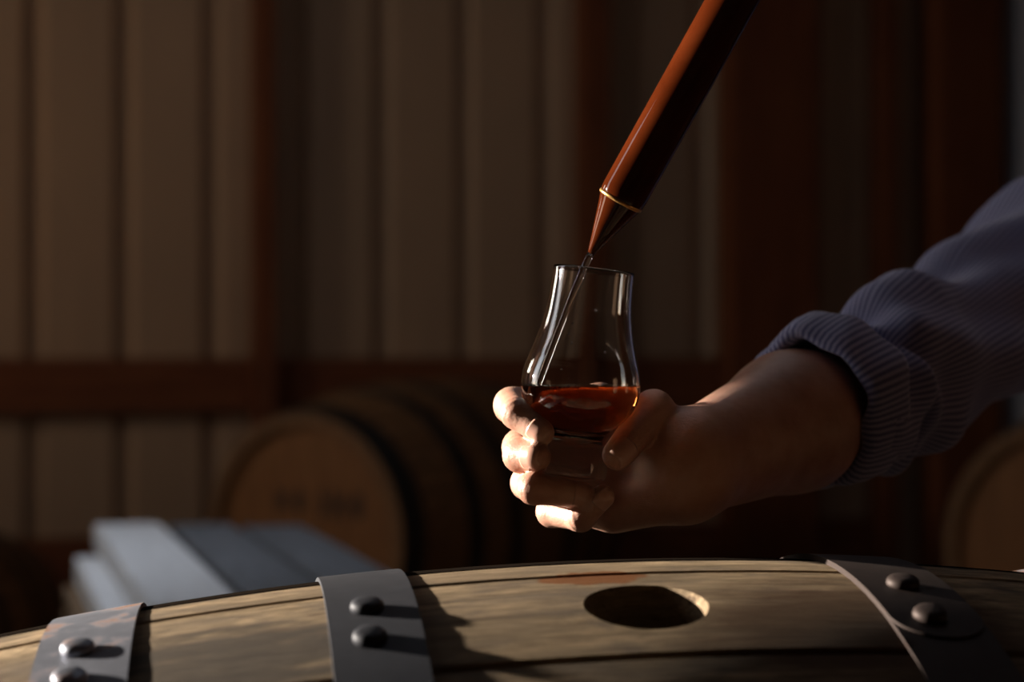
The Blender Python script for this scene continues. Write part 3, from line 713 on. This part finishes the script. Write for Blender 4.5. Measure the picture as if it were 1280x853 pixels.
def wrinkle(P, p0, ax_, amp, wl, width):
    s = (P - p0) @ ax_; r2 = ((P-p0)**2).sum(1)
    return amp*np.cos(2*PI*s/wl)*np.exp(-(s/width)**2)*np.exp(-r2/(0.016**2))
def finger_sdf(P, js, rs, skip=0):
    d = None
    for i in range(skip, 3):
        di, _ = rcone(P, js[i], js[i+1], rs[i]*mm*(0.97 if i else 1), rs[i+1]*mm*0.97)
        d = di if d is None else smin(d, di, 0.0035)
    for i in (1, 2):                          # knuckle pads
        ax_ = js[i+1]-js[i-1]; ax_ = ax_/np.linalg.norm(ax_)
        d = d + wrinkle(P, js[i], ax_, 0.00036, 0.0034, 0.0060)
    m_ = js[3] - js[2]; m_ = m_/np.linalg.norm(m_)
    return d
def hand_sdf(P):
    palm, _ = rcone(P, wr_t, wr_b, 0.0205, 0.0185)
    for k in ('index', 'middle', 'ring', 'little'):
        f = {'index': 0.15, 'middle': 0.4, 'ring': 0.7, 'little': 0.95}[k]
        st_ = wr_t*(1-f) + wr_b*f
        d, _ = rcone(P, st_, J[k][0], 0.016, HR[k][0]*mm*1.12); palm = smin(palm, d, 0.010)
    d, _ = rcone(P, W(768, 637, 18), W(842, 612, 8), 0.0125, 0.0165); palm = smin(palm, d, 0.010)       # heel of the little finger side
    d, _ = rcone(P, TJ[0], TJ[1], 0.0155, 0.0125); palm = smin(palm, d, 0.008)
    d, _ = rcone(P, W(845, 580, 8), W(818, 562, 12), 0.013, 0.011); palm = smin(palm, d, 0.010)           # ball of the thumb
    d, _ = rcone(P, W(806, 530, 14), W(770, 520, 30), 0.0085, 0.0095); palm = smin(palm, d, 0.009)       # web
    for k in J:
        d, _ = rcone(P, J[k][0], J[k][1], HR[k][0]*mm*1.02, HR[k][1]*mm*0.97); palm = smin(palm, d, 0.006)
    d, _ = rcone(P, TJ[1], TJ[2], TR[1]*mm, TR[2]*mm*0.96); palm = smin(palm, d, 0.006)
    # forearm
    a1, _ = rcone(P, wr_t, fo_t, 0.0205, 0.0315); a2, _ = rcone(P, wr_b, fo_b, 0.0185, 0.0315); fa = smin(a1, a2, 0.015)
    a3, _ = rcone(P, (fo_t+fo_b)/2, elbow, 0.033, 0.033); fa = smin(fa, a3, 0.02)
    a4, _ = rcone(P, elbow, shoulder*0.5+elbow*0.5, 0.032, 0.034); fa = smin(fa, a4, 0.015)
    d = smin(palm, fa, 0.012)
    for k in J: d = smin(d, finger_sdf(P, J[k], HR[k]), 0.0012)
    td = None
    for i in (1, 2):
        x, _ = rcone(P, TJ[i], TJ[i+1], TR[i]*mm, TR[i+1]*mm); td = x if td is None else smin(td, x, 0.004)
    axt = (TJ[3]-TJ[1]); axt = axt/np.linalg.norm(axt); td = td + wrinkle(P, TJ[2], axt, 0.00025, 0.0034, 0.006)
    d = smin(d, td, 0.0015)
    return np.maximum(d, 0.00025 - glass_sdf(P))
allp = np.array([p for v in J.values() for p in v] + TJ + [wr_t, wr_b])
lo = np.minimum(allp.min(0), elbow.min()*0 + allp.min(0)) - 0.03
# hand and wrist fine, one grid together with the forearm up into the sleeve
hi = np.maximum(allp.max(0) + 0.03, W(1075, 400, 190)); lo[2] = min(lo[2], W(0, 690)[2]); lo[1] = allp.min(0)[1]-0.02
hi[2] = max(hi[2], W(0, 405, 200)[2])
V1, F1 = surface_nets(hand_sdf, lo, hi, 0.00115); V1 = relax(V1, F1, 2, 0.45)

# the rest of the kneeling body, coarse: torso, neck, head, left arm holding the thief
sh_r = shoulder; sh_l = sh_r + np.array((0.34, 0.06, 0.0)); neck = (sh_r+sh_l)/2 + np.array((0.0, 0.02, 0.07))
hip = (sh_r+sh_l)/2 + np.array((0.02, 0.08, -0.48)); headc = neck + np.array((-0.035, -0.035, 0.17))
grip = np.array(TF @ Vector((0, 0, 0.37)))
elb_l = np.array((0.60, 1.33, 1.05))
def body_sdf(P):
    d, _ = rcone(P, (sh_r+sh_l)/2 + (0, 0, -0.08), hip, 0.125, 0.12)
    x, _ = rcone(P, sh_r + (0.03, 0, -0.02), sh_l - (0.03, 0, 0.02), 0.06, 0.06); d = smin(d, x, 0.08)
    x, _ = rcone(P, neck - (0, 0, 0.06), headc - (0, 0, 0.05), 0.058, 0.055); d = smin(d, x, 0.04)
    x = ellip(P, headc + (0, 0.012, 0.02), (0.076, 0.094, 0.105)); d = smin(d, x, 0.03)
    x = ellip(P, headc + (-0.008, -0.03, -0.05), (0.056, 0.06, 0.062)); d = smin(d, x, 0.03)
    fdir = np.array((-0.3, -0.95, 0.0)); rt = np.array((-0.95, 0.3, 0.0)); e0 = headc + fdir*0.083
    x, _ = rcone(P, e0 + (0, 0, 0.02), e0 + fdir*0.022 + (0, 0, -0.02), 0.008, 0.013); d = smin(d, x, 0.01)     # nose
    x, _ = rcone(P, e0 - rt*0.02 - fdir*0.006 + (0, 0, -0.05), e0 + rt*0.02 - fdir*0.006 + (0, 0, -0.05), 0.006, 0.006); d = smin(d, x, 0.005)
    for s in (-1, 1):
        d = np.maximum(d, -ellip(P, e0 + rt*0.032*s + fdir*0.004 + np.array((0, 0, 0.018)), (0.015, 0.016, 0.0065)))
        x = ellip(P, headc + rt*0.078*s + (0, 0.015, 0.0), (0.012, 0.022, 0.032)); d = smin(d, x, 0.006)
    x, _ = rcone(P, sh_r, elbow, 0.038, 0.032); d = smin(d, x, 0.03)
    x, _ = rcone(P, sh_l, elb_l, 0.052, 0.041); d = smin(d, x, 0.03)
    wl_ = grip + np.array((0.062, 0.045, -0.03))
    x, _ = rcone(P, elb_l, wl_, 0.041, 0.026); d = smin(d, x, 0.015)
    tz = np.array(th_dir); out = wl_ - grip; out = out - tz*(out @ tz); out /= np.linalg.norm(out); sd = np.cross(tz, out)
    x, _ = rcone(P, wl_, grip + out*0.030 + tz*0.02, 0.024, 0.020); h_ = x
    x, _ = rcone(P, grip + out*0.030 + tz*0.028, grip + out*0.030 - tz*0.03, 0.014, 0.013); h_ = smin(h_, x, 0.012)
    d = smin(d, h_, 0.012)
    for k in range(4):                       # four fingers closed round the tube
        c0 = grip + tz*(0.030 - 0.020*k); ps = [c0 + 0.0235*(out*math.cos(a) + sd*math.sin(a)) for a in np.radians((0, 70, 140, 215))]
        for a, b in zip(ps, ps[1:]): x, _ = rcone(P, a, b, 0.0090, 0.0085); d = smin(d, x, 0.0018)
    c0 = grip + tz*0.05; ps = [c0 + 0.024*(out*math.cos(a) + sd*math.sin(a)) for a in np.radians((0, -70, -140))]
    for a, b in zip(ps, ps[1:]): x, _ = rcone(P, a, b, 0.0115, 0.0095); d = smin(d, x, 0.002)
    q = P - grip; tt = q @ tz; rho = np.sqrt(np.maximum((q*q).sum(1) - tt*tt, 0))
    return np.maximum(d, (30.2*MM + 0.0004) - rho)
blo = np.minimum(np.minimum(hip, grip), elbow) - 0.2; bhi = np.maximum(np.maximum(sh_l, headc), grip) + 0.2
V2, F2 = surface_nets(body_sdf, blo, bhi, 0.0055, pad=0.03); V2 = relax(V2, F2, 1, 0.4)
base_pt = np.array((hip[0], hip[1], 0.0))
V = np.concatenate((V1, V2)); F = np.concatenate((F1, F2 + len(V1)))
me = bpy.data.meshes.new('person'); me.from_pydata((V - base_pt).tolist(), [], F.tolist()); me.update()
me.polygons.foreach_set('use_smooth', [True]*len(me.polygons)); me.materials.append(M['skin'])
person = bpy.data.objects.new('person', me); link(person); person.location = base_pt
tag(person, 'kneeling person in rolled-sleeve blue pinstripe shirt holding the tasting glass', 'person')
def child(name, V, F, mat, smooth=True):
    return mesh_obj(name, np.asarray(V) - base_pt, F, mat, person, smooth)

# fingernails: little curved plates projected on the finger
def nail(tip, prev, dorsal, L, Wd, back=0.0):
    ax_ = tip - prev; ax_ /= np.linalg.norm(ax_); dn = dorsal - ax_*(dorsal @ ax_); dn /= np.linalg.norm(dn); sd = np.cross(ax_, dn)
    nu, nv = 12, 9; pts = []
    for i in range(nu):
        for j in range(nv):
            a = i/(nu-1); b = -1 + 2*j/(nv-1)
            wv = Wd/2*max(0.25, 1 - abs(2*a-1)**3.2*0.9)**0.45
            ang = b*0.95
            o_ = tip + ax_*(0.0060 - back - L*(1-a)) + sd*wv*b*1.0
            pts.append((o_, dn*math.cos(ang*0.75) + sd*math.sin(ang*0.75)*0.6))
    o_ = np.array([p[0] for p in pts]); dr = np.array([p[1] for p in pts]); dr /= np.linalg.norm(dr, axis=1)[:, None]
    Q = o_ + dr*0.012; T = np.full(len(Q), 0.012)
    for _ in range(40): T = np.clip(T - hand_sdf(o_ + dr*T[:, None])*0.7, -0.002, 0.014)
    Q = o_ + dr*T[:, None]
    bad = np.linalg.norm(Q - o_, axis=1) > 0.013
    top = Q + dr*0.00012; bot = Q - dr*0.0005; n_ = nu*nv
    Fq = grid_faces(nu, nv); F_ = Fq + [tuple(n_ + x for x in f[::-1]) for f in Fq]
    edge = [i*nv for i in range(nu)] + [(nu-1)*nv + j for j in range(1, nv)] + [i*nv + nv-1 for i in range(nu-2, -1, -1)] + [j for j in range(nv-2, 0, -1)]
    for a, b in zip(edge, edge[1:] + edge[:1]): F_.append((a, b, n_+b, n_+a)[::-1])
    return child('fingernail', np.concatenate((top, bot)), F_, M['nail'])
def dorsal(js):        # away from the bend of the finger
    a = js[2]-js[1]; b = js[3]-js[2]; b = b/np.linalg.norm(b); return -(-(a - b*(a @ b)))*1.0
def ddir(js):
    a = js[2]-js[1]; b = js[3]-js[2]; b = b/np.linalg.norm(b); v = a - b*(a @ b); return v/np.linalg.norm(v)
nail(J['index'][3], J['index'][2], ddir(J['index']) + np.array((-0.2, -0.5, 0.0)), 0.0108, 0.0090)
nail(J['middle'][3], J['middle'][2], ddir(J['middle']) + np.array((-0.2, -0.3, 0.0)), 0.0108, 0.0092)
nail(J['ring'][3], J['ring'][2], ddir(J['ring']) + np.array((0, -0.3, -0.0)), 0.0105, 0.0090)
nail(J['little'][3], J['little'][2], ddir(J['little']) + np.array((0, -0.5, 0.0)), 0.0095, 0.0082)
nail(TJ[3], TJ[2], np.array((0.35, -0.9, 0.0)), 0.0125, 0.0112)

# sleeve and rolled cuff of the shirt: tubes with folds
def bez(pts, n):
    P = np.array(pts); out = []
    T = np.linspace(0, len(P)-1, n)
    for t in T:
        i = min(int(t), len(P)-2); f = t - i
        p0 = P[max(i-1, 0)]; p1 = P[i]; p2 = P[i+1]; p3 = P[min(i+2, len(P)-1)]
        out.append(0.5*((2*p1) + (-p0+p2)*f + (2*p0-5*p1+4*p2-p3)*f*f + (-p0+3*p1-3*p2+p3)*f**3))
    return np.array(out)
def cloth_tube(name, path, radii, fold, nseg=120, thick=0.0014, up=np.array((0., 0., 1.)), closed=False, tan=None):
    n = len(path); rows = []; UV = []
    for i in range(n):
        d = path[min(i+1, n-1)] - path[max(i-1, 0)] if tan is None else tan[i]
        d = d/np.linalg.norm(d); e1 = up - d*(up @ d); e1 /= np.linalg.norm(e1); e2 = np.cross(d, e1)
        for k in range(nseg):
            a = 2*PI*k/nseg; rv, rh = radii[i]; r = fold(i/(n-1), a)
            rows.append(path[i] + e1*math.cos(a)*(rv + r) + e2*math.sin(a)*(rh + r))
    V = np.array(rows); F = grid_faces(n, nseg, False, True)
    o = child(name, V, F, M['shirt_uv'])
    uv = o.data.uv_layers.new(name='uv'); rm = float(np.mean([0.5*(a+b) for a, b in radii]))*2*PI
    fs = []
    for i in range(n-1):
        for k in range(nseg):
            for (ii, kk) in ((i, k), (i+1, k), (i+1, k+1), (i, k+1)): fs += [kk/nseg*rm, ii/(n-1)]
    uv.data.foreach_set('uv', fs)
    sm = o.modifiers.new('thickness', 'SOLIDIFY'); sm.thickness = thick; sm.offset = -1
    return o
cuff_c = W(1009, 515, 100)
arm_dir = elbow - (wr_t+wr_b)/2; arm_dir /= np.linalg.norm(arm_dir)
path = bez([cuff_c + arm_dir*0.004, cuff_c*0.45 + elbow*0.55 + (0, 0, -0.003), elbow + (0.0, -0.004, 0.0), elbow*0.5 + shoulder*0.5 + (0, 0, -0.004), shoulder + (0.01, 0.01, 0.0)], 110)
rad = np.array([np.interp(np.linspace(0, 1, 110), (0, 0.1, 0.25, 0.5, 0.75, 1.0), x) for x in ((0.0395, 0.042, 0.045, 0.048, 0.054, 0.066), (0.0395, 0.042, 0.046, 0.049, 0.054, 0.062))]).T
def fold_sleeve(s, a):
    r = 0.0042*math.sin(a*3 + 14*s)*math.sin(PI*min(1, s*1.4)) + 0.0030*math.sin(a*5 - 23*s + 1.0) + 0.0022*math.sin(2*a + 46*s)*math.sin(PI*s)
    r += 0.003*math.exp(-((s-0.51)/0.045)**2)*max(0, math.cos(a-0.1))**2         # heavy fold on top in front of the elbow
    r += 0.007*math.exp(-((s-0.13-0.02*math.sin(a))/0.03)**2)*max(0, math.cos(a+0.3))
    r += 0.004*math.sin(38*s + 2.2*math.sin(a+0.5))*math.exp(-((s-0.38)/0.2)**2)*(0.6 - 0.4*math.cos(a-2.6))
    r -= 0.007*math.exp(-((s-0.17)/0.05)**2)*max(0, math.cos(a))
    r += 0.003*math.exp(-((s-0.555)/0.02)**2)*max(0, math.cos(a+0.2))**2
    r -= 0.009*math.exp(-((s-0.32)/0.08)**2)*max(0, math.cos(a)) + 0.011*math.exp(-((s-0.67)/0.06)**2)*max(0, math.cos(a))
    r -= 0.007*math.exp(-((s-0.86)/0.05)**2)
    return r
cloth_tube('sleeve', path, rad, fold_sleeve)
# cuff: the cloth turned back over itself, a thick soft band
cp = []; cr_ = []; ncf = 26
for i in range(ncf):
    f = i/(ncf-1); a = PI*f
    x = 0.0 + 0.020*(1-math.cos(2*PI*min(f*1.0, 1)))*0.5
# closed band profile (x along the arm, r outwards)
bandp = [(0.034, 0.0005), (0.018, 0.0008), (0.006, 0.0002), (0.0, 0.0022), (0.0006, 0.0052), (0.005, 0.0075), (0.018, 0.0088), (0.032, 0.0086), (0.037, 0.0068), (0.038, 0.0035)]
pth = np.array([cuff_c + arm_dir*x for x, r in bandp]); rr = np.array([(0.0378 + r + 0.06*x, 0.0378 + r + 0.06*x) for x, r in bandp])
def fold_cuff(s, a): return 0.0022*math.sin(2*a+0.7) + 0.0016*math.sin(5*a+2) + 0.0012*math.sin(9*a+5*s)
cloth_tube('rolled_cuff', pth, rr, fold_cuff, thick=0.0012, tan=[arm_dir]*len(bandp))
# left sleeve
p2 = bez([elb_l*0.55 + (grip+np.array((0.062, 0.045, -0.03)))*0.45, elb_l, (elb_l+sh_l)/2, sh_l], 60)
r2 = np.array([np.interp(np.linspace(0, 1, 60), (0, 0.4, 1), (0.045, 0.056, 0.075))]*2).T
cloth_tube('sleeve', p2, r2, lambda s, a: 0.004*math.sin(a*3+16*s) + 0.003*math.sin(a*4-21*s), nseg=64, up=np.array((0.3, 1.0, 0.2)))
def shirt_sdf(P):
    mid = (sh_r+sh_l)/2
    d, _ = rcone(P, mid + (0, 0, -0.09), hip + (0, 0, -0.02), 0.148, 0.150)
    x, _ = rcone(P, sh_r + (0.035, 0.005, -0.02), sh_l - (0.03, 0, 0.02), 0.080, 0.078); d = smin(d, x, 0.07)
    x, _ = rcone(P, neck - (0, 0, 0.06), neck - (0, 0, -0.005), 0.082, 0.074); d = smin(d, x, 0.03)
    x, _ = rcone(P, (0.440, sh_r[1]-0.07, 0.955), (0.427, sh_r[1]-0.09, 0.968), 0.072, 0.066); d = smin(d, x, 0.06)
    d = d + 0.004*np.sin(P[:, 0]*26 + P[:, 2]*38) + 0.003*np.sin(P[:, 2]*70 - P[:, 0]*30)
    x, _ = rcone(P, neck - (0, 0, 0.02), neck + (0, 0, 0.1), 0.064, 0.068); d = np.maximum(d, -x)
    return np.maximum(d, hip[2] - 0.10 - P[:, 2])
V3, F3 = surface_nets(shirt_sdf, np.minimum(hip, sh_r) - 0.28, np.maximum(sh_l, neck) + 0.2, 0.008, pad=0.03)
child('shirt_body', relax(V3, F3, 1, 0.4), F3, M['shirt_obj'])
def legs_sdf(P):
    d, _ = rcone(P, hip + (-0.06, 0, -0.05), hip + (0.06, 0, -0.05), 0.135, 0.135)
    for s in (-1, 1):
        kn = np.array((hip[0] + 0.11*s - 0.02, hip[1] - 0.06, 0.068)); an = np.array((hip[0] + 0.10*s + 0.03, hip[1] + 0.38, 0.062))
        x, _ = rcone(P, hip + (0.085*s, 0, -0.06), kn, 0.095, 0.066); d = smin(d, x, 0.05)
        x, _ = rcone(P, kn, an, 0.066, 0.046); d = smin(d, x, 0.02)
    return np.maximum(d + 0.003*np.sin(P[:, 2]*60 + P[:, 1]*25), 0.001 - P[:, 2])
V4, F4 = surface_nets(legs_sdf, (hip[0]-0.35, hip[1]-0.3, -0.02), (hip[0]+0.35, hip[1]+0.55, hip[2]+0.15), 0.009, pad=0.03)
child('trousers', relax(V4, F4, 1, 0.4), F4, M['denim'])
for s in (-1, 1):
    an = np.array((hip[0] + 0.10*s + 0.03, hip[1] + 0.40, 0.055))
    def shoe_sdf(P, an=an):
        d, _ = rcone(P, an + (0, 0.02, 0.0), an + (0, 0.13, -0.005), 0.046, 0.040); x, _ = rcone(P, an + (0, 0.10, 0.0), an + (0.0, 0.12, -0.012), 0.046, 0.042); d = smin(d, x, 0.02)
        return np.maximum(d, 0.001 - P[:, 2])
    V5, F5 = surface_nets(shoe_sdf, an - (0.1, 0.12, 0.07), an + (0.1, 0.25, 0.1), 0.008, pad=0.02); child('shoe', relax(V5, F5, 1), F5, M['leather'])
def hair_sdf(P):
    d = ellip(P, headc + (0.006, 0.02, 0.032), (0.086, 0.102, 0.112)); d = d + 0.002*np.sin(P[:, 0]*220)*np.sin(P[:, 1]*190)
    cutp = (P - (headc + (0, -0.04, 0.055))) @ np.array((-0.25, -0.80, -0.55))
    return np.maximum(np.maximum(d, cutp), -(P[:, 2] - headc[2] + 0.05))
V6, F6 = surface_nets(hair_sdf, headc - 0.16, headc + 0.18, 0.006, pad=0.02); child('hair', V6, F6, M['hair'])
m = N('eye_white'); m.base((0.75, 0.72, 0.68)); m.rough(0.25); M['eye'] = m.m
m = N('brown_iris'); m.base((0.05, 0.025, 0.012)); m.rough(0.2); M['iris'] = m.m
fdir = Vector((-0.3, -0.95, 0.0)).normalized(); rt = Vector((-0.95, 0.3, 0.0)).normalized(); hc_ = Vector(headc); e0 = hc_ + fdir*0.083
bp = Vector(base_pt)
for s_ in (-1, 1):
    c = e0 + rt*0.032*s_ - fdir*0.0155 + Vector((0, 0, 0.018)) - bp
    eye = lathe('eye', [(0.0125*math.sin(PI*i/12), 0.0125*math.cos(PI*i/12)) if 0 < i < 12 else (0, 0.0125*math.cos(PI*i/12)) for i in range(13)], 20, M['eye'], person); eye.matrix_local = frame_from_axis(c, fdir)
    lathe('iris', [(0, 0.0130), (0.003, 0.0128), (0.0056, 0.0117), (0.0054, 0.0110), (0, 0.0118)], 20, M['iris'], eye)
    br = tube('eyebrow', [e0 + rt*(s_*(0.016 + 0.034*t)) + fdir*(0.010 - 0.013*t*t) + Vector((0, 0, 0.037 + 0.006*math.sin(PI*t))) - bp for t in np.linspace(0, 1, 8)], [0.0035, 0.0045, 0.005, 0.005, 0.0045, 0.004, 0.003, 0.0015], M['hair'], person, 8)
